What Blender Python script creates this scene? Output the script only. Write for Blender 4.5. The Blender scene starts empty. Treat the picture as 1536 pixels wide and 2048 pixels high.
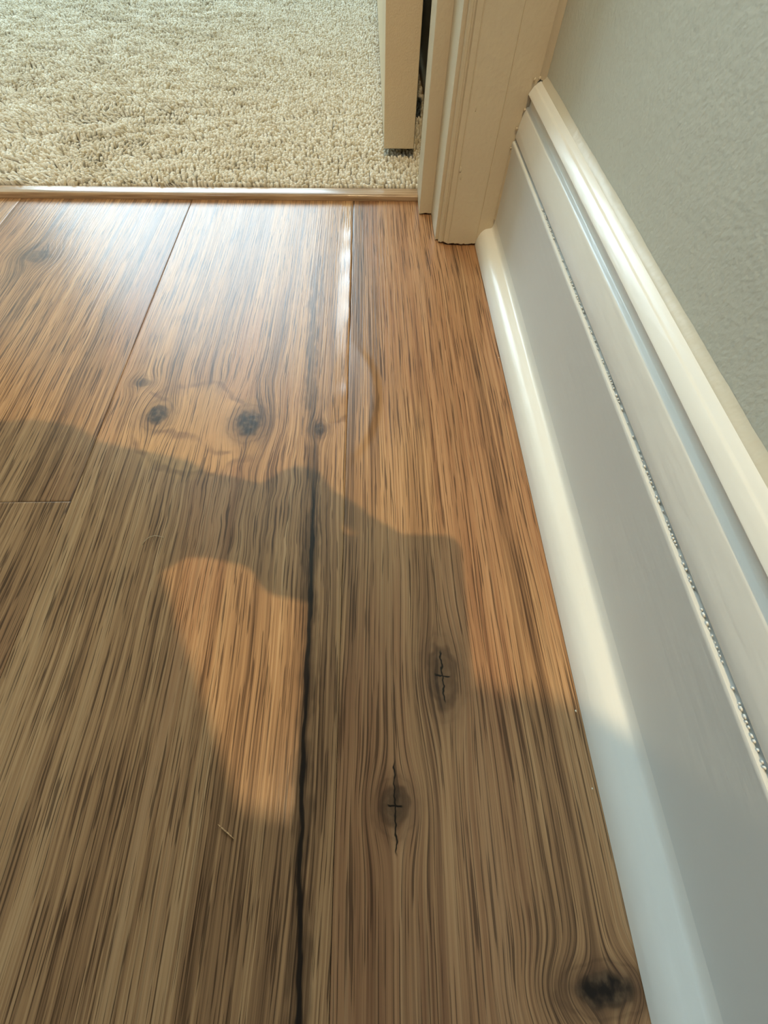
import bpy, bmesh, math, random
import numpy as np
from mathutils import Matrix, Vector

random.seed(7)
RNG = np.random.default_rng(11)
S = bpy.context.scene
COL = S.collection

# ------------------------------------------------------------------ camera
CAM_H = 0.24
cam_d = bpy.data.cameras.new('camera')
cam = bpy.data.objects.new('camera', cam_d)
COL.objects.link(cam)
cam_d.sensor_fit = 'VERTICAL'
cam_d.sensor_height = 24.0
cam_d.lens = 24.0 * 770.78 / 2048.0
cam_d.clip_start = 0.002
R3 = Matrix(((0.99965, 0.011306, -0.023906),
             (-0.021029, 0.887991, -0.45938),
             (0.016035, 0.459722, 0.887918)))
cam.matrix_world = Matrix.Translation((0, 0, CAM_H)) @ R3.to_4x4()
S.camera = cam
S.cycles.max_bounces = 6
S.cycles.diffuse_bounces = 3
S.cycles.adaptive_threshold = 0.1
S.cycles.adaptive_min_samples = 16
S.cycles.glossy_bounces = 3

# ------------------------------------------------------------------ view + world
vs = S.view_settings
vs.view_transform = 'Standard'
vs.look = 'None'
vs.gamma = 1.0
vs.use_curve_mapping = False
vs.exposure = 0.0

world = bpy.data.worlds.new('world')
S.world = world
world.use_nodes = True
world.node_tree.nodes['Background'].inputs['Color'].default_value = (0.62, 0.80, 1.0, 1)
world.node_tree.nodes['Background'].inputs['Strength'].default_value = 1.0

# ------------------------------------------------------------------ bedroom window daylight, plus added fill lights in the hall
LAMP = (-0.08, -0.76, 2.40)
LAMP_W = 138.0
LAMP_COL = (1.0, 0.755, 0.42)
LAMP_R = 0.018


def area(name, loc, rot, sx, sy, watts, col):
    d = bpy.data.lights.new(name, 'AREA')
    d.shape = 'RECTANGLE'
    d.size = sx
    d.size_y = sy
    d.energy = watts
    d.color = col
    o = bpy.data.objects.new(name, d)
    o.location = loc
    o.rotation_euler = rot
    COL.objects.link(o)
    return o


# bedroom window, in the far wall of the carpeted room
WIN_Y = 3.10
WIN = (-2.20, -0.28, 0.78, 2.40)          # x0 x1 z0 z1
area('window_daylight', ((WIN[0] + WIN[1]) / 2, WIN_Y - 0.02, (WIN[2] + WIN[3]) / 2), (-math.pi / 2, 0, 0),
     WIN[1] - WIN[0], WIN[3] - WIN[2], 100.0, (0.68, 0.89, 1.0))
# added cool fill behind the camera, in an invented opening in the back wall
HALL_Y = -2.60
BACK_FILL = (-0.78, 0.06, 0.75, 2.10)
area('hall_fill_light', ((BACK_FILL[0] + BACK_FILL[1]) / 2, HALL_Y + 0.02, (BACK_FILL[2] + BACK_FILL[3]) / 2), (math.pi / 2, 0, 0),
     BACK_FILL[1] - BACK_FILL[0], BACK_FILL[3] - BACK_FILL[2], 6.0, (0.78, 0.90, 1.0))
# added side fill to brighten the baseboard, in an invented left-wall opening
SIDE_FILL = (-1.75, -0.75, 0.80, 2.05)          # y0 y1 z0 z1
area('side_fill_light', (-0.88, (SIDE_FILL[0] + SIDE_FILL[1]) / 2, (SIDE_FILL[2] + SIDE_FILL[3]) / 2), (math.pi / 2, 0, -math.pi / 2),
     SIDE_FILL[1] - SIDE_FILL[0], SIDE_FILL[3] - SIDE_FILL[2], 17.0, (0.70, 0.89, 1.0))


# ================================================================== helpers
def lin(r, g, b):
    f = lambda c: (c / 255 / 12.92) if c / 255 <= 0.04045 else ((c / 255 + 0.055) / 1.055) ** 2.4
    return (f(r), f(g), f(b), 1.0)


class V:
    """a scalar (or colour) socket with arithmetic that builds math nodes"""

    def __init__(s, t, sock):
        s.t, s.s = t, sock

    def _m(s, op, *a):
        n = s.t.nodes.new('ShaderNodeMath')
        n.operation = op
        for i, v in enumerate((s,) + a):
            if isinstance(v, V):
                s.t.links.new(v.s, n.inputs[i])
            else:
                n.inputs[i].default_value = float(v)
        return V(s.t, n.outputs[0])

    def __add__(s, o): return s._m('ADD', o)
    def __radd__(s, o): return s._m('ADD', o)
    def __sub__(s, o): return s._m('SUBTRACT', o)
    def __rsub__(s, o): return (s * -1.0) + o
    def __mul__(s, o): return s._m('MULTIPLY', o)
    def __rmul__(s, o): return s._m('MULTIPLY', o)
    def __truediv__(s, o): return s._m('DIVIDE', o)
    def exp(s): return s._m('EXPONENT')
    def sqrt(s): return s._m('SQRT')
    def abs(s): return s._m('ABSOLUTE')
    def sin(s): return s._m('SINE')
    def max(s, o): return s._m('MAXIMUM', o)
    def min(s, o): return s._m('MINIMUM', o)

    def step(s, a, b, lo=0.0, hi=1.0):
        n = s.t.nodes.new('ShaderNodeMapRange')
        n.interpolation_type = 'SMOOTHSTEP'
        n.clamp = True
        s.t.links.new(s.s, n.inputs[0])
        if a > b:
            a, b, lo, hi = b, a, hi, lo
        for i, v in zip((1, 2, 3, 4), (a, b, lo, hi)):
            n.inputs[i].default_value = v
        return V(s.t, n.outputs[0])


class Mat:
    def __init__(m, name, rough=0.5, ior=1.5):
        m.mat = bpy.data.materials.new(name)
        m.mat.use_nodes = True
        m.t = m.mat.node_tree
        m.b = m.t.nodes['Principled BSDF']
        m.b.inputs['Roughness'].default_value = rough
        m.b.inputs['IOR'].default_value = ior

    def coords(m, off=(0, 0, 0)):
        tc = m.t.nodes.new('ShaderNodeTexCoord')
        sp = m.t.nodes.new('ShaderNodeSeparateXYZ')
        m.t.links.new(tc.outputs['Object'], sp.inputs[0])
        return [V(m.t, sp.outputs[i]) + off[i] for i in range(3)]

    def vec(m, x, y, z=0.0):
        n = m.t.nodes.new('ShaderNodeCombineXYZ')
        for i, v in enumerate((x, y, z)):
            if isinstance(v, V):
                m.t.links.new(v.s, n.inputs[i])
            else:
                n.inputs[i].default_value = v
        return n.outputs[0]

    def noise(m, x, y, z=0.0, detail=2.0, rough=0.5, dist=0.0):
        n = m.t.nodes.new('ShaderNodeTexNoise')
        if isinstance(z, V):
            n.noise_dimensions = '3D'
            m.t.links.new(m.vec(x, y, z), n.inputs['Vector'])
        else:                                    # a constant z is only a seed
            n.noise_dimensions = '2D'
            m.t.links.new(m.vec(x + z * 7.31, y + z * 3.17), n.inputs['Vector'])
        n.inputs['Scale'].default_value = 1.0
        n.inputs['Detail'].default_value = detail
        n.inputs['Roughness'].default_value = rough
        n.inputs['Distortion'].default_value = dist
        return V(m.t, n.outputs[0])

    def ramp(m, v, stops):
        n = m.t.nodes.new('ShaderNodeValToRGB')
        e = n.color_ramp.elements
        while len(e) < len(stops):
            e.new(0.5)
        for el, (p, c) in zip(e, stops):
            el.position = p
            el.color = c
        m.t.links.new(v.s, n.inputs[0])
        return V(m.t, n.outputs[0])

    def mix(m, fac, a, b, mode='MIX'):
        n = m.t.nodes.new('ShaderNodeMix')
        n.data_type = 'RGBA'
        n.blend_type = mode
        for sock, v in ((n.inputs[0], fac), (n.inputs[6], a), (n.inputs[7], b)):
            if isinstance(v, V):
                m.t.links.new(v.s, sock)
            else:
                sock.default_value = v
        return V(m.t, n.outputs[2])

    def color(m, v):
        if isinstance(v, V):
            m.t.links.new(v.s, m.b.inputs['Base Color'])
        else:
            m.b.inputs['Base Color'].default_value = v

    def rough(m, v):
        m.t.links.new(v.s, m.b.inputs['Roughness'])

    def bump(m, h, dist, strength=1.0):
        n = m.t.nodes.new('ShaderNodeBump')
        n.inputs['Strength'].default_value = strength
        n.inputs['Distance'].default_value = dist
        m.t.links.new(h.s, n.inputs['Height'])
        m.t.links.new(n.outputs[0], m.b.inputs['Normal'])


def mesh_obj(name, verts, faces, mat, parent=None, loc=(0, 0, 0), smooth=False):
    me = bpy.data.meshes.new(name)
    me.from_pydata([tuple(map(float, v)) for v in verts], [], [tuple(map(int, f)) for f in faces])
    bm = bmesh.new()
    bm.from_mesh(me)
    bmesh.ops.recalc_face_normals(bm, faces=bm.faces)
    bm.to_mesh(me)
    bm.free()
    if smooth:
        me.polygons.foreach_set('use_smooth', [True] * len(me.polygons))
    if mat:
        me.materials.append(mat.mat if isinstance(mat, Mat) else mat)
    o = bpy.data.objects.new(name, me)
    o.location = loc
    COL.objects.link(o)
    if parent:
        o.parent = parent
    return o


def bm_obj(name, bm, mat, parent=None, loc=(0, 0, 0), smooth=False):
    me = bpy.data.meshes.new(name)
    bmesh.ops.recalc_face_normals(bm, faces=bm.faces)
    bm.to_mesh(me)
    bm.free()
    if smooth:
        me.polygons.foreach_set('use_smooth', [True] * len(me.polygons))
    me.materials.append(mat.mat if isinstance(mat, Mat) else mat)
    o = bpy.data.objects.new(name, me)
    o.location = loc
    COL.objects.link(o)
    if parent:
        o.parent = parent
    return o


def box_into(bm, x0, x1, y0, y1, z0, z1, bevel=0.0):
    r = bmesh.ops.create_cube(bm, size=1.0, matrix=Matrix.Translation(((x0 + x1) / 2, (y0 + y1) / 2, (z0 + z1) / 2))
                              @ Matrix.Diagonal((x1 - x0, y1 - y0, z1 - z0, 1)))
    if bevel:
        ed = list({e for v in r['verts'] for e in v.link_edges})
        bmesh.ops.bevel(bm, geom=ed, offset=bevel, segments=2, affect='EDGES', profile=0.6)


def boxes(name, lst, mat, parent=None, bevel=0.0):
    bm = bmesh.new()
    for b in lst:
        box_into(bm, *b, bevel=bevel)
    return bm_obj(name, bm, mat, parent)


def extrude_y(name, prof, y0, y1, mat, parent=None, n=2, smooth=True, closed=False):
    """profile of (x, z) points run along Y between y0 and y1"""
    ys = np.linspace(y0, y1, n)
    k = len(prof)
    verts = [(p[0], y, p[1]) for y in ys for p in prof]
    faces = []
    for j in range(n - 1):
        for i in range(k if closed else k - 1):
            a, b = j * k + i, j * k + (i + 1) % k
            faces.append((a, b, b + k, a + k))
    faces.append(tuple(range(k)))
    faces.append(tuple((n - 1) * k + i for i in range(k))[::-1])
    o = mesh_obj(name, verts, faces, mat, parent)
    if smooth:
        o.data.polygons.foreach_set('use_smooth', [True] * len(o.data.polygons))
        o.data.set_sharp_from_angle(angle=math.radians(38))
    return o


def tag(o, label=None, cat=None, group=None, kind=None):
    if label:
        o['label'] = label
    if cat:
        o['category'] = cat
    if group:
        o['group'] = group
    if kind:
        o['kind'] = kind
    return o


def structure(o, label=None):
    return tag(o, label=label, kind='structure')


def empty(name, loc=(0, 0, 0)):
    o = bpy.data.objects.new(name, None)
    o.location = loc
    o.empty_display_size = 0.05
    COL.objects.link(o)
    return o


# ================================================================== materials
def paint(name, col, rough, peel=400.0, peel_d=0.00025, blotch=0.05, brush=False, spec_ior=1.5):
    m = Mat(name, rough, spec_ior)
    x, y, z = m.coords()
    n = m.noise(x * 9.0, y * 9.0, z * 9.0, 3)
    c2 = tuple(c * (1 - blotch * 2.2) for c in col[:3]) + (1,)
    m.color(m.mix(n.step(0.3, 0.75), col, c2))
    if brush:
        h = m.noise(x * peel, y * peel * 0.12, z * peel, 2) + m.noise(x * 60.0, y * 25.0, z * 60.0, 2) * 1.6
    else:
        h = m.noise(x * peel, y * peel, z * peel, 2) + m.noise(x * peel * 0.25, y * peel * 0.25, z * peel * 0.25, 2) * 1.2
    m.bump(h, peel_d)
    return m


M_WALL = paint('wall_paint', lin(204, 204, 190), 0.50, 520.0, 0.00022, 0.03)
M_CEIL = paint('ceiling_paint', lin(230, 228, 220), 0.8, 200.0, 0.0006, 0.02)
M_TRIM = paint('trim_gloss_paint', lin(234, 232, 224), 0.28, 260.0, 0.00022, 0.02, brush=True)
M_FLAT = paint('baseboard_satin_paint', lin(220, 220, 214), 0.42, 260.0, 0.00018, 0.02, brush=True)
M_CASE = paint('casing_paint', lin(204, 188, 160), 0.42, 300.0, 0.00030, 0.03)
M_DOOR = paint('door_paint', lin(212, 190, 156), 0.50, 700.0, 0.00030, 0.03)
M_DOORFACE = M_DOOR
M_CAULK = paint('caulk_paint', lin(214, 206, 186), 0.35, 200.0, 0.0002, 0.04)
M_METAL = Mat('brushed_metal', 0.35)
M_METAL.color(lin(170, 165, 155))
M_METAL.b.inputs['Metallic'].default_value = 1.0


def curve(m, v, pts):
    """piecewise-linear function of v through (0..1, value) points"""
    cr = m.t.nodes.new('ShaderNodeFloatCurve')
    lo, hi = min(p[1] for p in pts) - 1e-3, max(p[1] for p in pts) + 1e-3
    cv = cr.mapping.curves[0]
    while len(cv.points) < len(pts):
        cv.points.new(0.5, 0.5)
    for q, (a_, b_) in zip(cv.points, pts):
        q.location = (a_, (b_ - lo) / (hi - lo))
        q.handle_type = 'AUTO'
    cr.mapping.update()
    m.t.links.new(v.s, cr.inputs['Value'])
    return V(m.t, cr.outputs[0]) * (hi - lo) + lo


def wood(name, off, seed, knots=(), streaks=(), tint=1.0, strips=(), ripple=(), bands=(), gold=(), dash=24.0, gloss=None):
    """oak-look laminate. x runs across the boards, y along them (metres).
    knots: (x, y, rx, ry, darkness, halo, cross) ; streaks: (list of (y, x) pts, half width, darkness)
    strips: (x0, x1, strength) lengthwise bands of darker figure ; ripple: (x, y, rx, ry, amp)"""
    m = Mat(name, 0.3, 1.50)
    m.b.inputs['Specular IOR Level'].default_value = 0.35
    x, y, z = m.coords(off)
    wob = m.noise(x * 6.0, y * 2.6, seed, 3, 0.42) - 0.5
    g = x + wob * 0.014
    if knots:
        jit = m.noise(x * 130.0, y * 130.0, seed + 40, 1) - 0.5
        cw = m.noise(x * 260.0, y * 260.0, seed + 9, 1) - 0.5
    core = None
    halo = None
    ringsum = None
    cracks = None
    for (kx, ky, rx, ry, dk, hl, cross) in knots:
        dx, dy = x - kx, y - ky
        e = ((dx * dx) * (-1 / (rx * 1.7) ** 2) + (dy * dy) * (-1 / (ry * 2.1) ** 2)).exp()
        g = g - dx * e * 0.88
        rho = ((dx / rx) * (dx / rx) + (dy / ry) * (dy / ry)).sqrt() + jit * 0.55
        c = rho.step(1.25, 0.55) * dk
        h = rho.step(2.6, 0.7) * hl
        r = (rho * 9.0).sin().step(0.2, 1.0) * rho.step(2.3, 1.0) * rho.step(0.4, 0.9) * 0.30 * dk
        if cross:
            r = r.max(((rho - 1.0).abs() * 4.0).step(1.0, 0.1) * 0.38)
        core = c if core is None else core.max(c)
        halo = h if halo is None else halo.max(h)
        ringsum = r if ringsum is None else ringsum.max(r)
        if cross:
            vx = (dx + cw * rx * 0.28).abs() * (1 / (rx * 0.055))
            vy = (dy + cw * ry * 0.16 + dx * 0.12).abs() * (1 / (rx * 0.055))
            c1 = vx.step(1.5, 0.5) * (dy.abs() * (1 / (ry * cross))).step(1.0, 0.8)
            c2 = vy.step(1.5, 0.5) * (dx.abs() * (1 / (rx * 0.62))).step(1.0, 0.7)
            cc = c1.max(c2)
            cracks = cc if cracks is None else cracks.max(cc)
    for (rx0, ry0, rrx, rry, amp) in ripple:
        e = (((x - rx0) * (x - rx0)) * (-1 / rrx ** 2) + ((y - ry0) * (y - ry0)) * (-1 / rry ** 2)).exp()
        g = g + e * (m.noise(x * 26.0, y * 22.0, seed + 21, 2) - 0.5) * amp
    # figure
    broad = m.noise(g * 26.0, y * 1.0, seed, 2, 0.55)
    mid = m.noise(g * 130.0, y * 4.0, seed + 1, 2, 0.6)
    fine = m.noise(g * 800.0, y * 6.0, seed + 2, 1, 0.6)
    pores = (m.noise(g * 900.0, y * dash, seed + 4, 2, 0.55) + (mid - 0.5) * -0.10).step(0.575, 0.635)
    flecks = fine.step(0.56, 0.70)
    lines = m.noise(g * 620.0, y * 3.2, seed + 22, 2, 0.6)
    tone = ((broad * 0.34 + mid * 0.28 + lines * 0.42 + fine * 0.22) - 0.63) * 1.32 + 0.545
    for (s0, s1, st) in strips:
        wv = (m.noise(x * 20.0, y * 5.0, seed + 8, 2) - 0.5) * 0.02
        band = (x + wv).step(s0 - 0.004, s0 + 0.004) * (x + wv).step(s1 + 0.004, s1 - 0.004)
        tone = tone - band * st
    col = m.ramp(tone, [(0.32, lin(108, 79, 54)), (0.44, lin(146, 109, 76)), (0.53, lin(169, 128, 89)),
                        (0.62, lin(185, 144, 102)), (0.74, lin(198, 158, 115))])
    col = m.mix((wob * 1.6 + broad).step(0.46, 0.74) * 0.38, col, lin(150, 100, 70))
    # crown figure: warm patch and the darker lines that loop round the knots
    for (cx0, cy0, crx, cry) in gold:
        dx, dy = x - cx0, y - cy0
        wn = m.noise(x * 30.0, y * 30.0, seed + 12, 2) - 0.5
        rho = ((dx / crx) * (dx / crx) + (dy / cry) * (dy / cry)).sqrt() + wn * 0.9
        col = m.mix(rho.step(1.05, 0.75) * 0.45, col, lin(204, 158, 104))
    if bands:
        jn = m.noise(x * 55.0, y * 55.0, seed + 14, 2) - 0.5
        brk = m.noise(x * 90.0, y * 60.0, seed + 18, 1).step(0.32, 0.62, 0.15, 1.0)
    for (pts, w, dk) in bands:
        x0_, x1_ = pts[0][0], pts[-1][0]
        yc = curve(m, (x - x0_) / (x1_ - x0_), [((p[0] - x0_) / (x1_ - x0_), p[1]) for p in pts])
        dk = brk * dk
        xn = (x - x0_) / (x1_ - x0_)
        d = (y - yc + jn * 0.015).abs() / w
        col = m.mix(d.step(1.3, 0.2) * dk * xn.step(-0.02, 0.06) * xn.step(1.02, 0.94), col, lin(108, 74, 52))
    col = m.mix(pores * 0.74, col, lin(66, 44, 30))
    col = m.mix(flecks * 0.34, col, lin(86, 60, 41))
    if halo is not None:
        col = m.mix(halo * 0.75, col, lin(84, 60, 44))
        col = m.mix(ringsum, col, lin(58, 38, 26))
        col = m.mix(core, col, m.ramp(m.noise(x * 190.0, y * 150.0, seed + 30, 3), [(0.40, lin(26, 21, 17)), (0.55, lin(60, 46, 35)), (0.70, lin(98, 78, 58))]))
    dark = None
    if streaks:
        jn = m.noise(x * 120.0, y * 50.0, seed + 14, 2) - 0.5
        wn = m.noise(y * 34.0, y * 0.0, seed + 15, 1)
    for (pts, w, dk, ragged, *fade) in streaks:
        fd = fade[0] if fade else 0.05
        ys = [p[0] for p in pts]
        y0, y1 = min(ys), max(ys)
        yn = (y - y0) / (y1 - y0)
        xc = curve(m, yn, sorted([((p[0] - y0) / (y1 - y0), p[1]) for p in pts]))
        d = (x - xc + jn * w * 2.4).abs() / (wn * (w * 2 * ragged) + w * (1 - ragged * 0.7))
        s_ = d.step(1.2, 0.35) * dk * yn.step(-0.01, fd) * yn.step(1.01, 1.0 - fd * 2)
        dark = s_ if dark is None else dark.max(s_)
    if dark is not None:
        col = m.mix(dark, col, lin(30, 23, 18))
    if cracks is not None:
        col = m.mix(cracks, col, lin(18, 12, 8))
    if tint != 1.0:
        col = m.mix(1.0, col, (tint, tint, tint, 1), 'MULTIPLY')
    m.color(col)
    ro = mid * 0.08 + 0.27
    if gloss:                                            # finish stretched smooth over the swollen edge
        ro = ro * (x.step(gloss[0] - gloss[1], gloss[0] - gloss[1] * 0.6, 1.0, 0.45).max(y.step(0.20, 0.22, 1.0, 0.0)))
    m.rough(ro)
    m.bump(m.noise(x * 700.0, y * 9.0, seed + 50, 2, 0.6), 0.00012)
    return m


# ================================================================== floor
SX = [-0.600, -0.412, -0.2130, -0.0214, 0.1500]       # seams between the boards
Y_STRIP = 0.5452

M_SUB = Mat('subfloor_dark', 0.9)
M_SUB.color(lin(26, 18, 12))
floor = boxes('floor', [(-0.86, 0.141, -2.6, 0.556, -0.06, -0.0095)], M_SUB)
structure(floor)


def plank(name, x0, x1, y0, y1, mat_fn, hfun=None, fine=False, label=None, rot=None):
    gap = 0.00016
    X0, X1, Y0, Y1 = x0 + gap, x1 - gap, y0 + gap, y1 - gap
    edge = [0, 0.0003, 0.0008, 0.0015]
    if fine:
        inner = np.concatenate([np.arange(0.0025, 0.03, 0.0015), np.arange(0.03, (X1 - X0) - 0.03, 0.02),
                                (X1 - X0) - np.arange(0.03, 0.0024, -0.0015)])
        ysn = np.concatenate([np.array(edge), np.arange(0.01, Y1 - Y0 - 0.62, 0.08),
                              np.arange(Y1 - Y0 - 0.60, Y1 - Y0 - 0.004, 0.004), (Y1 - Y0) - np.array(edge)[::-1]])
    else:
        inner = np.linspace(0.01, X1 - X0 - 0.01, 4)
        ysn = np.concatenate([np.array(edge), np.linspace(0.02, Y1 - Y0 - 0.02, 6), (Y1 - Y0) - np.array(edge)[::-1]])
    xs = np.concatenate([np.array(edge), inner, (X1 - X0) - np.array(edge)[::-1]])
    nx, ny = len(xs), len(ysn)
    XX, YY = np.meshgrid(xs, ysn)
    d = np.minimum(np.minimum(XX, (X1 - X0) - XX), np.minimum(YY, (Y1 - Y0) - YY))
    Z = -0.00035 * np.clip(1 - d / 0.0010, 0, 1) ** 1.6
    if hfun is not None:
        Z = Z + hfun(XX + X0, YY + Y0)
    top = np.stack([XX, YY, Z], -1).reshape(-1, 3)
    verts = top.tolist()
    idx = np.arange(nx * ny).reshape(ny, nx)
    faces = [(idx[j, i], idx[j, i + 1], idx[j + 1, i + 1], idx[j + 1, i]) for j in range(ny - 1) for i in range(nx - 1)]
    ring = list(idx[0, :]) + list(idx[1:, -1]) + list(idx[-1, :-1][::-1]) + list(idx[1:-1, 0][::-1])
    base = len(verts)
    for r in ring:
        verts.append((top[r][0], top[r][1], -0.009))
    k = len(ring)
    for i in range(k):
        faces.append((ring[i], base + i, base + (i + 1) % k, ring[(i + 1) % k]))
    faces.append(tuple(range(base, base + k)))
    o = mesh_obj(name, verts, faces, mat_fn((X0, Y0, 0)), floor, (X0, Y0, 0), smooth=True)
    o.data.set_sharp_from_angle(angle=math.radians(60))
    if label:
        o['label'] = label
    return o


def swell(X, Y):
    """the swollen right-hand edge of the middle board"""
    amp = 0
    for yc, s, a in ((0.472, 0.012, 0.45), (0.425, 0.018, 0.75), (0.378, 0.018, 0.9), (0.335, 0.020, 0.95), (0.234, 0.011, 0.55)):
        amp = amp + a * np.exp(-((Y - yc) / s) ** 2)
    amp = amp + 0.25 * np.exp(-((Y - 0.38) / 0.12) ** 2)
    t = np.clip(((-0.0214) - X) / 0.009, 0, 3)
    return 0.0016 * amp * np.exp(-t ** 1.6 * 1.3)


def blister(X, Y):
    """a long low blister along the left edge of the board beside the wall"""
    v = (Y - 0.232) / 0.066
    half = np.clip(1 - v ** 2, 0, 1)
    right = -0.0214 + 0.029 * half ** 0.6
    u = np.clip((right - X) / 0.007, 0, 1)
    ramp = (X + 0.0214) / 0.029
    return np.where(half > 0, 0.0015 * ramp * (u * u * (3 - 2 * u)), 0)


def wood_middle(off):
    return wood('oak_board_two_eyes', off, 3.0,
                knots=[(-0.1722, 0.2135, 0.0085, 0.010, 0.90, 0.50, 0), (-0.0990, 0.2045, 0.0105, 0.0125, 0.92, 0.80, 0),
                       (-0.0423, 0.1983, 0.0046, 0.006, 0.60, 0.5, 0), (-0.1933, 0.2489, 0.007, 0.005, 0.50, 0.3, 0)],
                gold=[(-0.137, 0.198, 0.056, 0.046)],
                bands=[([(-0.1821, 0.2294), (-0.1726, 0.2403), (-0.1535, 0.247), (-0.1326, 0.2457), (-0.1138, 0.2317), (-0.1019, 0.2193)], 0.0036, 0.50),
                       ([(-0.1875, 0.1936), (-0.1743, 0.1769), (-0.1539, 0.161), (-0.1374, 0.1556), (-0.117, 0.1584), (-0.1019, 0.1671), (-0.0884, 0.1771)], 0.0040, 0.50),
                       ([(-0.174, 0.1974), (-0.156, 0.1943), (-0.1378, 0.1893), (-0.1206, 0.1787), (-0.1071, 0.1763)], 0.0034, 0.55),
                       ([(-0.1933, 0.2489), (-0.1794, 0.2348), (-0.166, 0.2293)], 0.0026, 0.5),
                       ([(-0.0423, 0.1983), (-0.032, 0.203), (-0.0214, 0.2105)], 0.0040, 0.5)],
                streaks=[([(0.44, -0.060), (0.39, -0.0579), (0.251, -0.0529), (0.16, -0.0447), (0.079, -0.0416), (0.0066, -0.0396), (-0.0675, -0.0371), (-0.1076, -0.0346), (-0.30, -0.034)], 0.0046, 0.42, 0.35),
                         ([(0.175, -0.0453), (0.079, -0.0416), (0.0066, -0.0396), (-0.0675, -0.0371), (-0.1076, -0.0346), (-0.30, -0.034)], 0.0014, 0.97, 0.85),
                         ([(-0.050, -0.0378), (-0.0675, -0.0371), (-0.088, -0.0362)], 0.0024, 0.95, 0.4, 0.3)],
                ripple=[(-0.09, 0.14, 0.05, 0.05, 0.010), (-0.12, 0.26, 0.07, 0.04, 0.006)], dash=20.0, gloss=(-0.0214, 0.016))


def wood_wall(off):
    return wood('oak_board_knotty', off, 17.0,
                knots=[(0.0379, 0.0174, 0.0080, 0.0150, 0.40, 0.60, 1.0), (0.0085, -0.0424, 0.0070, 0.0080, 0.62, 0.65, 2.6),
                       (0.0966, -0.1083, 0.0135, 0.0055, 0.98, 0.75, 0)],
                strips=[(-0.0214, 0.006, 0.07)], dash=14.0)


def wood_left(off):
    return wood('oak_board_grey_knot', off, 31.0, knots=[(-0.3487, 0.4294, 0.014, 0.011, 0.50, 0.45, 0)],
                strips=[(-0.254, -0.20, 0.075)], dash=22.0,
                streaks=[([(0.37, -0.318), (0.29, -0.322), (0.20, -0.330)], 0.0012, 0.55, 0.5)])


def wood_left_near(off):
    return wood('oak_board_near', off, 47.0, strips=[(-0.25, -0.225, 0.05)], dash=22.0)


def wood_plain(seed):
    return lambda off: wood('oak_board_plain', off, seed)


plank('plank', SX[2], SX[3], -0.70, Y_STRIP + 0.008, wood_middle, swell, True, 'oak board with two eye-like knots and a long dark crack')
plank('plank', SX[3], SX[4], -0.88, Y_STRIP + 0.008, wood_wall, blister, True, 'oak board beside the wall with three dark cracked knots')
plank('plank', SX[1], SX[2], 0.1355, Y_STRIP + 0.008, wood_left, None, False, 'oak board ending in a cross joint, grey knot near the threshold')
plank('plank', SX[1], SX[2], -1.08, 0.1355, wood_left_near, None, False)
plank('plank', SX[0], SX[1], -0.35, Y_STRIP + 0.008, wood_plain(61.0), None, False)
plank('plank', -0.79, SX[0], -0.62, Y_STRIP + 0.008, wood_plain(71.0), None, False)
plank('plank', -0.858, -0.79, -1.20, Y_STRIP + 0.008, wood_plain(75.0), None, False)
plank('plank', SX[0], SX[1], -1.55, -0.35, wood_plain(81.0), None, False)
plank('plank', SX[2], SX[3], -1.90, -0.70, wood_plain(85.0), None, False)
plank('plank', SX[3], 0.141, -2.10, -0.88, wood_plain(91.0), None, False)
plank('plank', SX[1], SX[2], -2.28, -1.08, wood_plain(95.0), None, False)
plank('plank', -0.79, SX[0], -1.82, -0.62, wood_plain(101.0), None, False)
for xa, xb, yb in ((SX[0], SX[1], -1.55), (SX[2], SX[3], -1.90), (SX[3], 0.141, -2.10), (SX[1], SX[2], -2.28), (-0.79, SX[0], -1.82), (-0.858, -0.79, -1.20)):
    plank('plank', xa, xb, -2.598, yb, wood_plain(110.0 + yb), None, False)

# threshold strip between the boards and the carpet
M_STRIP = Mat('threshold_oak_foil', 0.20, 1.5)
x, y, z = M_STRIP.coords()
g1 = M_STRIP.noise(x * 14.0, y * 420.0, z * 420.0, 3)
M_STRIP.color(M_STRIP.ramp(g1, [(0.35, lin(140, 110, 82)), (0.55, lin(172, 142, 110)), (0.7, lin(188, 160, 128))]))
M_STRIP.bump(g1, 0.0002)
prof = [(0.5452, 0.0001), (0.5449, 0.0018), (0.5449, 0.0040), (0.5454, 0.0053), (0.5466, 0.0060), (0.5500, 0.0064), (0.5600, 0.0064), (0.5618, 0.0060), (0.5628, 0.0048), (0.5628, 0.0001)]
k = len(prof)
verts = [(xx, p[0], p[1]) for xx in (-0.702, 0.0556) for p in prof]
faces = [(i, (i + 1) % k, (i + 1) % k + k, i + k) for i in range(k)] + [tuple(range(k)), tuple(range(k, 2 * k))]
strip = mesh_obj('trim_1', verts, faces, M_STRIP, smooth=True)
strip.data.set_sharp_from_angle(angle=math.radians(50))
structure(strip, 'narrow wood-look threshold strip between boards and carpet')

# ================================================================== carpet
M_BACK = Mat('carpet_backing', 0.95)
M_BACK.color(lin(150, 126, 88))
carpet = boxes('carpet', [(-2.6, 0.085, 0.5632, WIN_Y, -0.03, 0.0005)], M_BACK)
tag(carpet, 'thick beige cut-pile carpet in the room beyond the threshold', None, None, 'structure')

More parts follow.
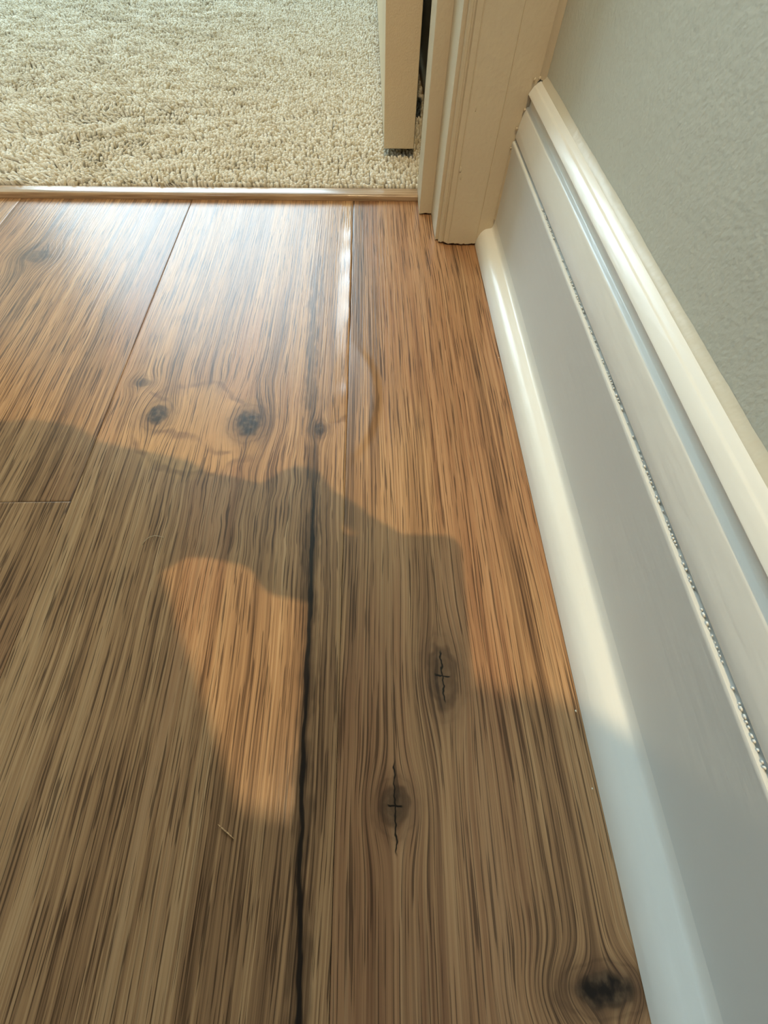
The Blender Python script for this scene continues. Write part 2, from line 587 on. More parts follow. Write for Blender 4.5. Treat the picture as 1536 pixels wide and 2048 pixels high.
M_FIELD = Mat('carpet_field', 0.95)
x, y, z = M_FIELD.coords()
tn = M_FIELD.noise(x * 260.0, y * 260.0, 3.0, 2, 0.6)
M_FIELD.color(M_FIELD.ramp(tn, [(0.3, lin(176, 162, 132)), (0.5, lin(216, 206, 184)), (0.7, lin(232, 226, 210))]))
M_FIELD.bump(tn + M_FIELD.noise(x * 40.0, y * 60.0, 5.0, 2) * 0.8, 0.006)
boxes('carpet_field', [(-2.6, -0.928, 0.6322, WIN_Y, 0.0006, 0.0092), (-0.928, 0.085, 1.498, WIN_Y, 0.0006, 0.0092)], M_FIELD, carpet)

M_PILE = Mat('carpet_pile', 0.9)
geo = M_PILE.t.nodes.new('ShaderNodeNewGeometry')
ri = V(M_PILE.t, geo.outputs['Random Per Island'])
M_PILE.color(M_PILE.ramp(ri, [(0.0, lin(198, 184, 154)), (0.5, lin(221, 213, 195)), (1.0, lin(235, 230, 216))]))
M_PILE.b.inputs['Sheen Weight'].default_value = 0.15


def vnoise(x, y, seed, sx, sy):
    r = np.random.default_rng(seed)
    T = r.random((64, 64))
    u, v = x * sx, y * sy
    i, j = np.floor(u).astype(int), np.floor(v).astype(int)
    fu, fv = u - i, v - j
    fu, fv = fu * fu * (3 - 2 * fu), fv * fv * (3 - 2 * fv)
    g = lambda a, b: T[a % 64, b % 64]
    return (g(i, j) * (1 - fu) + g(i + 1, j) * fu) * (1 - fv) + (g(i, j + 1) * (1 - fu) + g(i + 1, j + 1) * fu) * fv


def make_pile(x0, x1, y0, y1, sp):
    nx, ny = int((x1 - x0) / sp), int((y1 - y0) / sp)
    X, Y = np.meshgrid(x0 + (np.arange(nx) + 0.5) * sp, y0 + (np.arange(ny) + 0.5) * sp)
    X, Y = X.ravel(), Y.ravel()
    n = len(X)
    X = X + RNG.normal(0, sp * 0.28, n)
    Y = np.maximum(Y + RNG.normal(0, sp * 0.28, n), y0 + 0.001)
    # combing of the pile, coarser on the left
    clump = vnoise(X, Y, 1, 45, 75)
    big = vnoise(X, Y, 2, 12, 20)
    ax = (vnoise(X, Y, 3, 30, 55) - 0.5) * 0.010 + RNG.normal(0, 0.0013, n)
    ay = (vnoise(X, Y, 4, 38, 90) - 0.55) * 0.011 + RNG.normal(0, 0.0013, n)
    left = np.clip((-0.02 - X) / 0.3, 0.25, 1)
    ax, ay = ax * left, ay * left
    hgt = 0.0095 + (clump - 0.5) * 0.0045 * left + (big - 0.5) * 0.003 + RNG.normal(0, 0.0007, n)
    hgt = np.where(Y < y0 + 0.006, hgt * 0.85, hgt)
    rad = sp * (0.50 + 0.14 * RNG.random(n))
    sides = 5
    ang0 = RNG.random(n) * 6.28
    rings = [(0.0, 0.66, 0.0), (0.62, 1.0, 0.45), (0.90, 0.82, 0.85)]
    Vt = np.zeros((n, sides * 3 + 1, 3), np.float32)
    for ri_, (t, rs, le) in enumerate(rings):
        for s in range(sides):
            a = ang0 + s * 2 * math.pi / sides + t * 0.9
            Vt[:, ri_ * sides + s, 0] = X + ax * le + np.cos(a) * rad * rs
            Vt[:, ri_ * sides + s, 1] = Y + ay * le + np.sin(a) * rad * rs
            Vt[:, ri_ * sides + s, 2] = 0.0006 + hgt * t
    Vt[:, -1, 0] = X + ax
    Vt[:, -1, 1] = Y + ay
    Vt[:, -1, 2] = 0.0006 + hgt
    Vt[:, :, 1] = np.maximum(Vt[:, :, 1], y0)
    f = []
    for r_ in range(2):
        for s in range(sides):
            a, b = r_ * sides + s, r_ * sides + (s + 1) % sides
            f += [(a, b, b + sides), (a, b + sides, a + sides)]
    for s in range(sides):
        f.append((10 + s, 10 + (s + 1) % sides, 15))
    f = np.array(f)
    F = (f[None] + (np.arange(n) * (sides * 3 + 1))[:, None, None]).reshape(-1)
    me = bpy.data.meshes.new('carpet_pile')
    nv, nf = n * (sides * 3 + 1), len(F) // 3
    me.vertices.add(nv)
    me.vertices.foreach_set('co', Vt.reshape(-1))
    me.loops.add(nf * 3)
    me.loops.foreach_set('vertex_index', F.astype(np.int32))
    me.polygons.add(nf)
    me.polygons.foreach_set('loop_start', np.arange(0, nf * 3, 3, dtype=np.int32))
    me.polygons.foreach_set('loop_total', np.full(nf, 3, dtype=np.int32))
    me.polygons.foreach_set('use_smooth', np.ones(nf, dtype=bool))
    me.update(calc_edges=True)
    me.validate()
    me.materials.append(M_PILE.mat)
    o = bpy.data.objects.new('carpet_pile', me)
    COL.objects.link(o)
    return o


pile = make_pile(-0.93, 0.082, 0.5640, 1.50, 0.0039)
pile.parent = carpet
tag(pile, None, None, None, 'stuff')

# ================================================================== walls, ceiling
WX = 0.141
YD0, YD1 = 0.4625, 0.632                  # hall face and room face of the door wall
JX = 0.0697                               # face of the right-hand jamb
JL = -0.716                               # face of the left-hand jamb
structure(boxes('wall_right', [(WX, WX + 0.10, -2.6, YD0, -0.06, 2.45)], M_WALL))
structure(boxes('wall_left', [(-0.96, -0.86, -2.6, SIDE_FILL[0], -0.06, 2.45), (-0.96, -0.86, SIDE_FILL[1], YD0, -0.06, 2.45),
                              (-0.96, -0.86, SIDE_FILL[0], SIDE_FILL[1], -0.06, SIDE_FILL[2]), (-0.96, -0.86, SIDE_FILL[0], SIDE_FILL[1], SIDE_FILL[3], 2.45)], M_WALL))
structure(boxes('wall_far', [(JX + 0.018, WX + 0.10, YD0, YD1, -0.06, 2.45), (-2.7, JL - 0.018, YD0, YD1, -0.06, 2.45),
                             (JL - 0.018, JX + 0.018, YD0, YD1, 2.06, 2.45)], M_WALL))
structure(boxes('wall_back', [(-0.96, BACK_FILL[0], -2.7, -2.6, -0.06, 2.45), (BACK_FILL[1], WX + 0.1, -2.7, -2.6, -0.06, 2.45),
                              (BACK_FILL[0], BACK_FILL[1], -2.7, -2.6, -0.06, BACK_FILL[2]), (BACK_FILL[0], BACK_FILL[1], -2.7, -2.6, BACK_FILL[3], 2.45)], M_WALL))
structure(boxes('wall_room_right', [(0.086, 0.186, YD1, WIN_Y, -0.06, 2.45)], M_WALL))
structure(boxes('wall_room_left', [(-2.7, -2.6, YD1, WIN_Y, -0.06, 2.45)], M_WALL))
structure(boxes('wall_room_far', [(-2.7, WIN[0], WIN_Y, WIN_Y + 0.1, -0.06, 2.45), (WIN[1], 0.186, WIN_Y, WIN_Y + 0.1, -0.06, 2.45),
                                  (WIN[0], WIN[1], WIN_Y, WIN_Y + 0.1, -0.06, WIN[2]), (WIN[0], WIN[1], WIN_Y, WIN_Y + 0.1, WIN[3], 2.45)], M_WALL))
structure(boxes('ceiling', [(-2.7, 0.25, -2.7, WIN_Y + 0.1, 2.452, 2.55)], M_CEIL))


def window(name, x0, x1, z0, z1, y0, y1):
    w = boxes(name, [(x0, x0 + 0.045, y0, y1, z0, z1), (x1 - 0.045, x1, y0, y1, z0, z1),
                     (x0 + 0.045, x1 - 0.045, y0, y1, z0, z0 + 0.045), (x0 + 0.045, x1 - 0.045, y0, y1, z1 - 0.045, z1)], M_TRIM)
    structure(w)
    return w


window('window_1', WIN[0], WIN[1], WIN[2], WIN[3], WIN_Y + 0.02, WIN_Y + 0.08)
structure(boxes('fill_window_side', [(-0.95, -0.89, SIDE_FILL[0], SIDE_FILL[0] + 0.045, SIDE_FILL[2], SIDE_FILL[3]), (-0.95, -0.89, SIDE_FILL[1] - 0.045, SIDE_FILL[1], SIDE_FILL[2], SIDE_FILL[3]),
                             (-0.95, -0.89, SIDE_FILL[0] + 0.045, SIDE_FILL[1] - 0.045, SIDE_FILL[2], SIDE_FILL[2] + 0.045),
                             (-0.95, -0.89, SIDE_FILL[0] + 0.045, SIDE_FILL[1] - 0.045, SIDE_FILL[3] - 0.045, SIDE_FILL[3])], M_TRIM))  # frame round the added side fill light
window('fill_window_back', BACK_FILL[0], BACK_FILL[1], BACK_FILL[2], BACK_FILL[3], -2.68, -2.62)  # frame round the added fill light at the hall's back end

# ================================================================== baseboard on the right wall
YB0, YB1 = -2.598, 0.4524
board = extrude_y('baseboard_right',
                  [(WX, 0.0004), (0.1287, 0.0004), (0.1285, 0.0500), (0.1283, 0.0740), (0.1276, 0.0858), (0.1276, 0.0868), (0.1280, 0.0874), (0.1304, 0.0880), (WX, 0.0880)],
                  YB0, YB1, M_FLAT, n=2)
structure(board)
bead = extrude_y('bead_moulding',
                 [(WX, 0.0881), (0.1312, 0.0884), (0.1302, 0.0889), (0.1294, 0.0898), (0.1291, 0.0914), (0.1296, 0.0960), (0.1318, 0.1076), (0.1322, 0.1087), (0.1328, 0.1094),
                  (0.1344, 0.1099), (0.1348, 0.1104), (0.1349, 0.1140), (WX, 0.1140)],
                 YB0, YB1, M_TRIM, board, n=2)
cap = extrude_y('cap_moulding',
                [(WX, 0.1141), (0.1349, 0.1142), (0.1330, 0.1156), (0.1318, 0.1166), (0.1315, 0.1173), (0.1318, 0.1181), (0.1345, 0.1218), (0.1350, 0.1223),
                 (0.1355, 0.1224), (0.1361, 0.1230), (0.1374, 0.1243), (0.1388, 0.1254), (0.1400, 0.1260), (WX, 0.1262)],
                YB0, YB1, M_TRIM, board, n=2)
a = np.linspace(0, math.pi / 2, 9)
shoe = extrude_y('shoe_moulding',
                 [(0.1292, 0.0005)] + [(0.1284 - 0.0154 * math.cos(t) ** 0.8, 0.0008 + 0.0170 * math.sin(t)) for t in a[:-2]]
                 + [(0.1262, 0.0174), (0.1274, 0.0182), (0.1280, 0.0194), (0.12835, 0.0212), (0.12855, 0.0240), (0.12866, 0.0270), (0.1292, 0.0272)],
                 YB0, YB1, M_TRIM, board, n=2)
# caulk fillets, a little uneven along the run


def fillet(name, prof_fn, ya, yb, step, mat, parent):
    ys = np.arange(ya, yb, step)
    V_, F_ = [], []
    k_ = None
    for j, yy in enumerate(ys):
        p = prof_fn(yy, j)
        k_ = len(p)
        V_ += [(q[0], yy, q[1]) for q in p]
    for j in range(len(ys) - 1):
        for i in range(k_ - 1):
            a_ = j * k_ + i
            F_.append((a_, a_ + 1, a_ + 1 + k_, a_ + k_))
    return mesh_obj(name, V_, F_, mat, parent, smooth=True)


jit = RNG.normal(0, 0.0004, 4000)
jit = np.convolve(jit, np.ones(15) / 15, 'same')
fillet('caulk_line', lambda yy, j: [(0.1386, 0.1252), (0.1393 + jit[j], 0.1264), (0.1402, 0.1275 + jit[j + 900]), (WX - 0.0001, 0.1294 + jit[j + 900] * 2)],
       -1.2, 0.4515, 0.004, M_CAULK, board)
# dried bubbles squeezed out of the joint under the cap
bm = bmesh.new()
yy = 0.335
while yy > -0.12:
    r_ = random.uniform(0.0003, 0.00065)
    mt = Matrix.Translation((0.1294 + random.uniform(-0.0002, 0.0002), yy, 0.0884)) @ Matrix.Diagonal((r_ * 0.9, r_ * random.uniform(1.0, 1.9), r_, 1))
    bmesh.ops.create_icosphere(bm, subdivisions=1, radius=1.0, matrix=mt)
    yy -= random.choice([0.0016, 0.002, 0.0026, 0.0034, 0.005, 0.009])
bub = bm_obj('caulk_bubbles', bm, M_TRIM, board, smooth=True)
tag(bub, None, None, None, 'stuff')

# ================================================================== door casing, jamb and stop
def upright(name, prof, z1, mat, parent=None, ragged=0.0, zb=0.0006, seg=0.0016):
    """closed (x, y) outline stood up from the floor; the foot is cut unevenly"""
    pts = []
    for i in range(len(prof)):
        p, q = np.array(prof[i]), np.array(prof[(i + 1) % len(prof)])
        nn = max(1, int(np.linalg.norm(q - p) / seg)) if ragged else 1
        for j in range(nn):
            pts.append(p + (q - p) * j / nn)
    k_ = len(pts)
    rr = np.abs(RNG.normal(0, ragged, k_)) if ragged else np.zeros(k_)
    if ragged:
        rr = np.convolve(np.concatenate([rr, rr[:2]]), np.ones(3) / 3, 'same')[:k_] + 0.4 * np.abs(RNG.normal(0, ragged, k_))
    V_ = [(p[0], p[1], zb + r) for p, r in zip(pts, rr)] + [(p[0], p[1], z1) for p in pts]
    F_ = [(i, (i + 1) % k_, (i + 1) % k_ + k_, i + k_) for i in range(k_)] + [tuple(range(k_)), tuple(range(k_, 2 * k_))]
    o = mesh_obj(name, V_, F_, mat, parent, smooth=True)
    o.data.set_sharp_from_angle(angle=math.radians(25))
    return o


def casing_profile(sgn, x_in, x_out):
    f = lambda d: x_in + sgn * d
    w = abs(x_out - x_in)
    return [(f(0), YD0), (f(0), 0.4575), (f(0.0010), 0.4562), (f(0.0030), 0.4556), (f(0.0034), 0.4565), (f(0.0048), 0.4565), (f(0.0056), 0.4540), (f(0.0098), 0.4528),
            (f(0.0104), 0.4533), (f(0.0112), 0.4525), (f(0.0395), 0.4522), (f(0.0401), 0.4528), (f(0.0408), 0.4523), (f(w), 0.4530), (f(w), YD0)]


casing = upright('trim_2', casing_profile(1, 0.0730, 0.1375), 2.12, M_CASE, ragged=0.0009, zb=0.0010)
structure(casing, 'cream painted door casing with a ragged foot')
upright('jamb', [(JX, YD0 - 0.0008), (JX + 0.018, YD0 - 0.0008), (JX + 0.018, YD1), (JX, YD1)], 2.06, M_CASE, casing, ragged=0.0007, zb=0.0008)
upright('door_stop', [(0.0558, 0.5160), (0.0564, 0.5154), (JX, 0.5154), (JX, 0.5600), (0.0564, 0.5600), (0.0558, 0.5594)], 2.04, M_CASE, casing, ragged=0.0006, zb=0.0006)
upright('side_casing', casing_profile(-1, JL - 0.004, -0.80), 2.12, M_CASE, casing)
boxes('side_jamb', [(JL - 0.018, JL, YD0 - 0.0008, YD1, 0.001, 2.06)], M_CASE, casing)
boxes('side_stop', [(JL, JL + 0.0139, 0.5154, 0.5600, 0.001, 2.04)], M_CASE, casing)
boxes('head_jamb', [(JL, JX, YD0 - 0.0008, YD1, 2.042, 2.06)], M_CASE, casing)
boxes('head_casing', [(JL - 0.004, 0.0730, 0.4525, YD0, 2.05, 2.12)], M_CASE, casing)
# bead of caulk in the corner between casing and wall
Vv, Ff = [], []
zs = np.arange(0.1262, 2.1, 0.006)
for j, zz in enumerate(zs):
    w = jit[j % 900] * 0.8
    Vv += [(0.1372, 0.4531, zz), (0.1378, 0.4506 + w, zz), (0.1392, 0.4482 + w, zz), (WX - 0.0001, 0.4452 + w, zz)]
for j in range(len(zs) - 1):
    for i in range(3):
        q = j * 4 + i
        Ff.append((q, q + 1, q + 5, q + 4))
mesh_obj('caulk_bead', Vv, Ff, M_CASE, casing, smooth=True)


def blob(name, loc, r, mat, parent=None, n=2, jitter=0.15):
    bm_ = bmesh.new()
    bmesh.ops.create_icosphere(bm_, subdivisions=n, radius=1.0)
    for v in bm_.verts:
        k__ = 1 + random.uniform(-jitter, jitter)
        v.co = Vector((v.co.x * r[0] * k__, v.co.y * r[1] * k__, v.co.z * r[2] * k__))
    return bm_obj(name, bm_, mat, parent, loc, True)


for px_, pz, rx_, rz_ in ((0.0895, 0.1085, 0.0007, 0.0022), (0.0845, 0.0668, 0.0013, 0.0026), (0.0862, 0.0610, 0.0008, 0.0022), (0.0995, 0.0082, 0.0008, 0.0008)):
    blob('paint_drip', (px_, 0.4524, pz), (rx_, 0.0005, rz_), M_CASE, casing)
# caulk smeared where the baseboard butts against the casing
for (px_, pz, r_) in ((0.1300, 0.0845, 0.0012), (0.1283, 0.0965, 0.0011), (0.1312, 0.1085, 0.0013), (0.1335, 0.1262, 0.0013), (0.1372, 0.1268, 0.0012), (0.1272, 0.0832, 0.0009)):
    blob('caulk_smear', (px_, 0.4512, pz), (r_, 0.0009, r_), M_CASE, casing, 1, 0.4)
Vv, Ff = [], []
pts = [(0.1285, 0.026 + i * 0.004) for i in range(15)]
for j, (xx, zz) in enumerate(pts):
    w = jit[1500 + j * 3] * 1.2
    Vv += [(xx - 0.0014 + w, 0.4521, zz + 0.0006), (xx - 0.0008, 0.4505 + w, zz), (xx + 0.0004, 0.4486 + w, zz)]
for j in range(len(pts) - 1):
    for i in range(2):
        q = j * 3 + i
        Ff.append((q, q + 1, q + 4, q + 3))
mesh_obj('caulk_seam', Vv, Ff, M_CASE, casing, smooth=True)

# ================================================================== door leaf, opened flat into the room
door = empty('door_1', (0.0545, 0.633, 0))
structure(door, 'cream painted door standing open over the carpet')


def dpart(name, lst, mat, bevel=0.0):
    o = boxes(name, lst, mat, None, bevel)
    o.parent = door
    o.matrix_parent_inverse = Matrix.Translation((-0.0545, -0.633, 0))
    return o


DX0, DX1 = 0.0168, 0.0545
leaf = dpart('door_leaf', [(DX0, DX1, 0.633, 1.40, 0.0180, 2.03)], M_DOOR, 0.0008)
for z0, z1 in ((0.24, 0.86), (1.02, 1.90)):
    for y0, y1 in ((0.76, 0.99), (1.07, 1.30)):
        dpart('door_panel', [(DX0 - 0.003, DX0 + 0.003, y0, y1, z0, z1)], M_DOORFACE, 0.002)
for zz in (0.25, 1.02, 1.80):
    dpart('hinge', [(0.0545, 0.0600, 0.6335, 0.645, zz - 0.045, zz + 0.045)], M_METAL, 0.001)
bm = bmesh.new()
bmesh.ops.create_uvsphere(bm, u_segments=20, v_segments=12, radius=0.027, matrix=Matrix.Translation((DX0 - 0.055, 1.345, 0.96)))
bmesh.ops.create_cone(bm, cap_ends=True, segments=20, radius1=0.012, radius2=0.010, depth=0.05,
                      matrix=Matrix.Translation((DX0 - 0.025, 1.345, 0.96)) @ Matrix.Rotation(math.pi / 2, 4, 'Y'))
ko = bm_obj('door_knob', bm, M_METAL, None, smooth=True)
ko.parent = door
ko.matrix_parent_inverse = Matrix.Translation((-0.0545, -0.633, 0))

# ================================================================== ceiling lamp above and behind the camera
lamp = empty('ceiling_light', (LAMP[0], LAMP[1], 2.452))
tag(lamp, 'small warm ceiling lamp above the hall floor', 'lamp')
bm = bmesh.new()
bmesh.ops.create_cone(bm, cap_ends=True, segments=40, radius1=0.075, radius2=0.085, depth=0.016, matrix=Matrix.Translation((0, 0, -0.0085)))
bm_obj('lamp_base', bm, M_METAL, lamp, smooth=False)
M_OPAL = Mat('opal_disc', 0.4)
M_OPAL.color(lin(250, 240, 220))
bm = bmesh.new()
bmesh.ops.create_cone(bm, cap_ends=True, segments=32, radius1=0.030, radius2=0.034, depth=0.030, matrix=Matrix.Translation((0, 0, -0.032)))
bm_obj('lamp_socket', bm, M_OPAL, lamp, smooth=False)
ld = bpy.data.lights.new('lamp_glow', 'SPOT')
ld.shadow_soft_size = LAMP_R
ld.spot_size = math.radians(92)
ld.spot_blend = 0.6
ld.energy = LAMP_W
ld.color = LAMP_COL
lo = bpy.data.objects.new('lamp_glow', ld)
lo.location = (0, 0, -0.052)
COL.objects.link(lo)
lo.parent = lamp

# ================================================================== loose bits on the floor
M_SPL = Mat('splinter_wood', 0.7)
x, y, z = M_SPL.coords()
M_SPL.color(M_SPL.ramp(M_SPL.noise(x * 900.0, y * 900.0, 0.0), [(0.3, lin(140, 100, 62)), (0.7, lin(202, 164, 116))]))
bm = bmesh.new()
A, B = Vector((-0.0785, -0.0474, 0.0012)), Vector((-0.0701, -0.0532, 0.0006))
d_ = (B - A).normalized()
s_ = Vector((-d_.y, d_.x, 0))
rings = []
for t, w in ((0, 0.0001), (0.2, 0.00026), (0.5, 0.00034), (0.8, 0.00024), (1, 0.00008)):
    c = A.lerp(B, t)
    rings.append([bm.verts.new(c + s_ * w + Vector((0, 0, -0.0003))), bm.verts.new(c + Vector((0, 0, w))), bm.verts.new(c - s_ * w + Vector((0, 0, -0.0003)))])
for r0, r1 in zip(rings, rings[1:]):
    for i in range(3):
        bm.faces.new((r0[i], r0[(i + 1) % 3], r1[(i + 1) % 3], r1[i]))
bm.faces.new(rings[0])
bm.faces.new(rings[-1])
spl = bm_obj('wood_splinter', bm, M_SPL)
tag(spl, 'tiny tan wood splinter lying on the board left of the dark crack', 'splinter')

M_HAIR = Mat('pale_fibre', 0.5)
M_HAIR.color(lin(214, 196, 160))


def tube(name, pts_, r, mat, sides=5):
    bm_ = bmesh.new()
    rings_ = []
    for i, p in enumerate(pts_):
        p = Vector(p)
        t = (Vector(pts_[min(i + 1, len(pts_) - 1)]) - Vector(pts_[max(i - 1, 0)])).normalized()
        u = t.cross(Vector((0, 0, 1))).normalized()
        w = u.cross(t)
        rings_.append([bm_.verts.new(p + (u * math.cos(q * 2 * math.pi / sides) + w * math.sin(q * 2 * math.pi / sides)) * r) for q in range(sides)])
    for a_, b_ in zip(rings_, rings_[1:]):
        for q in range(sides):
            bm_.faces.new((a_[q], a_[(q + 1) % sides], b_[(q + 1) % sides], b_[q]))
    bm_.faces.new(rings_[0])
    bm_.faces.new(rings_[-1])
    return bm_obj(name, bm_, mat, smooth=True)


hair = tube('carpet_fibre', [(-0.1545, 0.1015, 0.0002), (-0.1532, 0.1046, 0.0006), (-0.1508, 0.1068, 0.0010), (-0.1475, 0.1078, 0.0012), (-0.1445, 0.1074, 0.0009), (-0.1417, 0.1066, 0.0003)], 0.00012, M_HAIR)
tag(hair, 'thin pale curved fibre lying on the board left of the phone shadow', 'fibre')

M_FLECK = Mat('dry_paint_fleck', 0.6)
M_FLECK.color(lin(230, 222, 200))
for (xx, yy, nm) in ((0.1106, -0.0021, 'white paint fleck at the edge of the lit patch by the shoe moulding'),
                     (0.1102, -0.0375, 'white paint fleck on the boards beside the shaded shoe moulding'),
                     (0.1118, 0.2772, 'white paint fleck in the joint beside the far shoe moulding')):
    f_ = blob('paint_fleck', (xx, yy, 0.0004), (0.0005, 0.0006, 0.0004), M_FLECK, None, 1, 0.3)
    tag(f_, nm, 'paint fleck', 'paint flecks along the shoe moulding')

# ================================================================== the photographer (outside the frame, throws the shadow) and the phone
camR, camU, camF = R3.col[0], R3.col[1], -R3.col[2]
C0 = Vector((0, 0, CAM_H))


def ph(x_, y_, z_):
    """phone space: x right, y up along the phone, z behind the lens"""
    return C0 + camR * x_ + camU * y_ - camF * (z_ + 0.016)


M_PHONE = Mat('phone_case_black', 0.45)
M_PHONE.color(lin(34, 36, 42))
M_SCREEN = Mat('phone_glass', 0.08)
M_SCREEN.color(lin(12, 12, 14))
PH = (-0.0440, 0.0430, -0.140, 0.022)       # left right bottom top, from the lens


def rounded(x0, x1, y0, y1, r, n=6):
    out = []
    for cx_, cy_, a0 in ((x1 - r, y1 - r, 0), (x0 + r, y1 - r, 90), (x0 + r, y0 + r, 180), (x1 - r, y0 + r, 270)):
        for i in range(n + 1):
            t = math.radians(a0 + 90 * i / n)
            out.append((cx_ + r * math.cos(t), cy_ + r * math.sin(t)))
    return out


def slab(name, rect, r, z0, z1, mat, parent):
    o2 = rounded(*rect, r)
    k_ = len(o2)
    V_ = [ph(p[0], p[1], z0) for p in o2] + [ph(p[0], p[1], z1) for p in o2]
    F_ = [(i, (i + 1) % k_, (i + 1) % k_ + k_, i + k_) for i in range(k_)] + [tuple(range(k_)), tuple(range(k_, 2 * k_))]
    return mesh_obj(name, V_, F_, mat, parent)


phone = empty('mobile_phone', (0, 0, 0))
tag(phone, 'phone in a dark case held over the floor, seen as a shadow', 'phone')
slab('phone_case', PH, 0.011, 0.006, 0.0155, M_PHONE, phone)
slab('phone_screen', (PH[0] + 0.003, PH[1] - 0.003, PH[2] + 0.003, PH[3] - 0.003), 0.010, 0.0155, 0.0162, M_SCREEN, phone)

M_SKIN = Mat('skin', 0.5)
M_SKIN.color(lin(206, 160, 132))
M_SHIRT = Mat('grey_knit', 0.9)
M_SHIRT.color(lin(96, 100, 108))
M_JEANS = Mat('dark_denim', 0.9)
M_JEANS.color(lin(46, 54, 72))
M_HAIRD = Mat('brown_hair', 0.6)
M_HAIRD.color(lin(60, 42, 30))
M_SHOE = Mat('dark_shoe', 0.6)
M_SHOE.color(lin(40, 38, 38))


def capsule(bm_, a_, b_, ra, rb, seg=14):
    a_, b_ = Vector(a_), Vector(b_)
    d = b_ - a_
    L = d.length
    q = d.to_track_quat('Z', 'Y').to_matrix().to_4x4()
    bmesh.ops.create_cone(bm_, cap_ends=True, segments=seg, radius1=ra, radius2=rb, depth=L, matrix=Matrix.Translation((a_ + b_) / 2) @ q)
    for c, r in ((a_, ra), (b_, rb)):
        bmesh.ops.create_uvsphere(bm_, u_segments=seg, v_segments=8, radius=r, matrix=Matrix.Translation(c))


def figure(name, caps, mat, parent, voxel, balls=()):
    bm_ = bmesh.new()
    for c in caps:
        capsule(bm_, *c)
    for c, r in balls:
        bmesh.ops.create_uvsphere(bm_, u_segments=20, v_segments=14, radius=1.0, matrix=Matrix.Translation(c) @ Matrix.Diagonal(tuple(r) + (1,)))
    for v in bm_.verts:                                  # the whole figure leans a little towards the wall
        v.co.x += 0.0917 * v.co.z
    o = bm_obj(name, bm_, mat, parent, smooth=True)
    rm = o.modifiers.new('fuse', 'REMESH')
    rm.mode = 'VOXEL'
    rm.voxel_size = voxel
    rm.use_smooth_shade = True
    sm = o.modifiers.new('soften', 'SMOOTH')
    sm.iterations = 4
    return o


# joints
HEAD = Vector((-0.040, -0.306, 0.655))
NECK = Vector((-0.095, -0.42, 0.625))
CHEST = Vector((-0.15, -0.55, 0.50))
SH_L, EL_L, WR_L = Vector((-0.165, -0.34, 0.560)), Vector((-0.290, 0.002, 0.340)), Vector((-0.1335, 0.0175, 0.2900))
SH_R, EL_R, WR_R = Vector((-0.035, -0.50, 0.565)), Vector((0.010, -0.44, 0.315)), Vector((0.015, -0.275, 0.205))
PELV = Vector((-0.22, -0.82, 0.36))
HIP_L, KN_L, AN_L = Vector((-0.31, -0.78, 0.34)), Vector((-0.375, -0.20, 0.42)), Vector((-0.40, -0.34, 0.085))
HIP_R, KN_R, AN_R = Vector((-0.13, -0.82, 0.33)), Vector((-0.03, -0.44, 0.075)), Vector((-0.08, -0.86, 0.07))
palmL = Vector(ph(-0.088, 0.024, 0.017))
caps = [(PELV, CHEST, 0.125, 0.13), (CHEST, NECK, 0.12, 0.055), (NECK, HEAD, 0.052, 0.055),
        (SH_L, EL_L, 0.050, 0.040), (EL_L, WR_L, 0.040, 0.027), (SH_R, EL_R, 0.050, 0.040), (EL_R, WR_R, 0.040, 0.027), (SH_L, SH_R, 0.05, 0.05),
        (HIP_L, KN_L, 0.085, 0.062), (KN_L, AN_L, 0.058, 0.040), (HIP_R, KN_R, 0.085, 0.062), (KN_R, AN_R, 0.058, 0.040),
        (WR_L, palmL, 0.027, 0.024), (palmL, ph(-0.086, 0.050, 0.020), 0.024, 0.021)]
# left hand: three fingers wrap the phone's left edge, the index lies over its top edge, thumb on the screen side
for i, (o_, L) in enumerate(((0.030, 1.0), (0.012, 0.95), (-0.005, 0.8))):
    k0 = ph(-0.087, o_ + 0.006, 0.018)
    k1 = ph(-0.077, o_ + 0.008, 0.006)
    k2 = ph(-0.068 + 0.004 * L, o_ + 0.004, -0.004)
    k3 = ph(-0.068 + 0.022 * L, o_, -0.0035)
    if i == 0:
        k2, k3 = ph(-0.070, o_ + 0.004, -0.002), ph(-0.058, o_ + 0.002, -0.003)
    caps += [(k0, k1, 0.010, 0.0090), (k1, k2, 0.0088, 0.0080), (k2, k3, 0.0080, 0.0070)]
caps += [(ph(-0.082, 0.046, 0.020), ph(-0.060, 0.042, 0.022), 0.0105, 0.0095), (ph(-0.060, 0.042, 0.022), ph(-0.040, 0.029, 0.025), 0.0092, 0.0085),
         (ph(-0.040, 0.029, 0.025), ph(-0.022, 0.020, 0.0245), 0.0082, 0.0070)]
caps += [(ph(-0.090, 0.000, 0.024), ph(-0.072, -0.005, 0.029), 0.012, 0.010), (ph(-0.072, -0.005, 0.029), ph(-0.048, -0.007, 0.0265), 0.010, 0.008)]
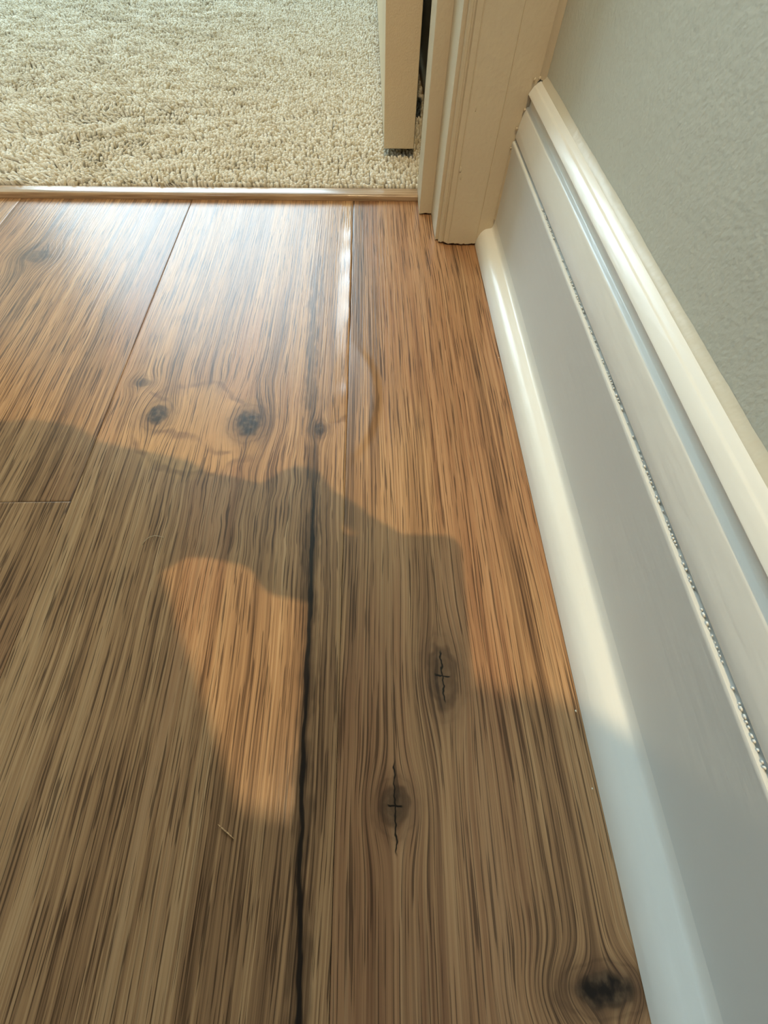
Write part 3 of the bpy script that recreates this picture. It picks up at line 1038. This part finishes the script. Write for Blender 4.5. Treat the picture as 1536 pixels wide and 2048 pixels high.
# right hand resting on the knee
palmR = WR_R + Vector((-0.02, -0.055, -0.045))
caps += [(WR_R, palmR, 0.026, 0.022)]
for i, dx_ in enumerate((-0.030, -0.012, 0.006, 0.023)):
    L = (0.9, 1.0, 0.95, 0.78)[i]
    b0 = palmR + Vector((dx_, -0.005, 0.004))
    b1 = b0 + Vector((dx_ * 0.2, -0.034 * L, -0.008))
    b2 = b1 + Vector((dx_ * 0.1, -0.026 * L, -0.018))
    caps += [(b0, b1, 0.0098, 0.0088), (b1, b2, 0.0088, 0.0072)]
caps += [(palmR + Vector((-0.02, 0.015, 0)), palmR + Vector((-0.052, -0.006, -0.010)), 0.012, 0.0085)]
person = figure('person', caps, M_SKIN, None, 0.0055, balls=[(HEAD, (0.078, 0.098, 0.105)), (HEAD + Vector((0, 0.098, -0.01)), (0.011, 0.016, 0.016)),
                                                              (HEAD + Vector((0.078, -0.005, 0)), (0.010, 0.018, 0.028)), (HEAD + Vector((-0.078, -0.005, 0)), (0.010, 0.018, 0.028))])
tag(person, 'kneeling person in a grey top holding the phone, seen only as a shadow', 'person')
figure('knit_top', [(PELV + Vector((0, 0.05, 0.05)), CHEST, 0.150, 0.155), (CHEST, Vector((-0.115, -0.46, 0.59)), 0.145, 0.095),
                    (SH_L, SH_R, 0.095, 0.080), (SH_L, Vector((-0.125, -0.30, 0.575)), 0.09, 0.085), (SH_L, EL_L + Vector((0.015, -0.03, 0.01)), 0.100, 0.092), (EL_L, EL_L.lerp(WR_L, 0.76), 0.064, 0.040), (EL_L, KN_L + Vector((-0.02, 0.10, -0.02)), 0.066, 0.06),
                    (SH_R, EL_R, 0.072, 0.058), (EL_R, EL_R.lerp(WR_R, 0.85), 0.058, 0.040)], M_SHIRT, person, 0.010)
figure('trousers', [(PELV + Vector((0, -0.01, 0)), PELV + Vector((0, 0.03, 0.02)), 0.150, 0.150), (HIP_L, KN_L, 0.110, 0.095), (KN_L, AN_L, 0.088, 0.055),
                    (HIP_R, KN_R, 0.102, 0.074), (KN_R, AN_R, 0.070, 0.052)], M_JEANS, person, 0.010)
figure('hair', [(HEAD + Vector((0, -0.02, 0.03)), HEAD + Vector((0, -0.05, 0.0)), 0.098, 0.092)], M_HAIRD, person, 0.010,
       balls=[(HEAD + Vector((0.0, -0.02, 0.025)), (0.100, 0.114, 0.108))])
figure('shoe', [(AN_L + Vector((0, 0.0, -0.035)), AN_L + Vector((0, 0.15, -0.045)), 0.045, 0.038)], M_SHOE, person, 0.008)
figure('shoe', [(AN_R + Vector((0, -0.04, -0.01)), AN_R + Vector((0.01, -0.08, 0.0)), 0.048, 0.042)], M_SHOE, person, 0.008)
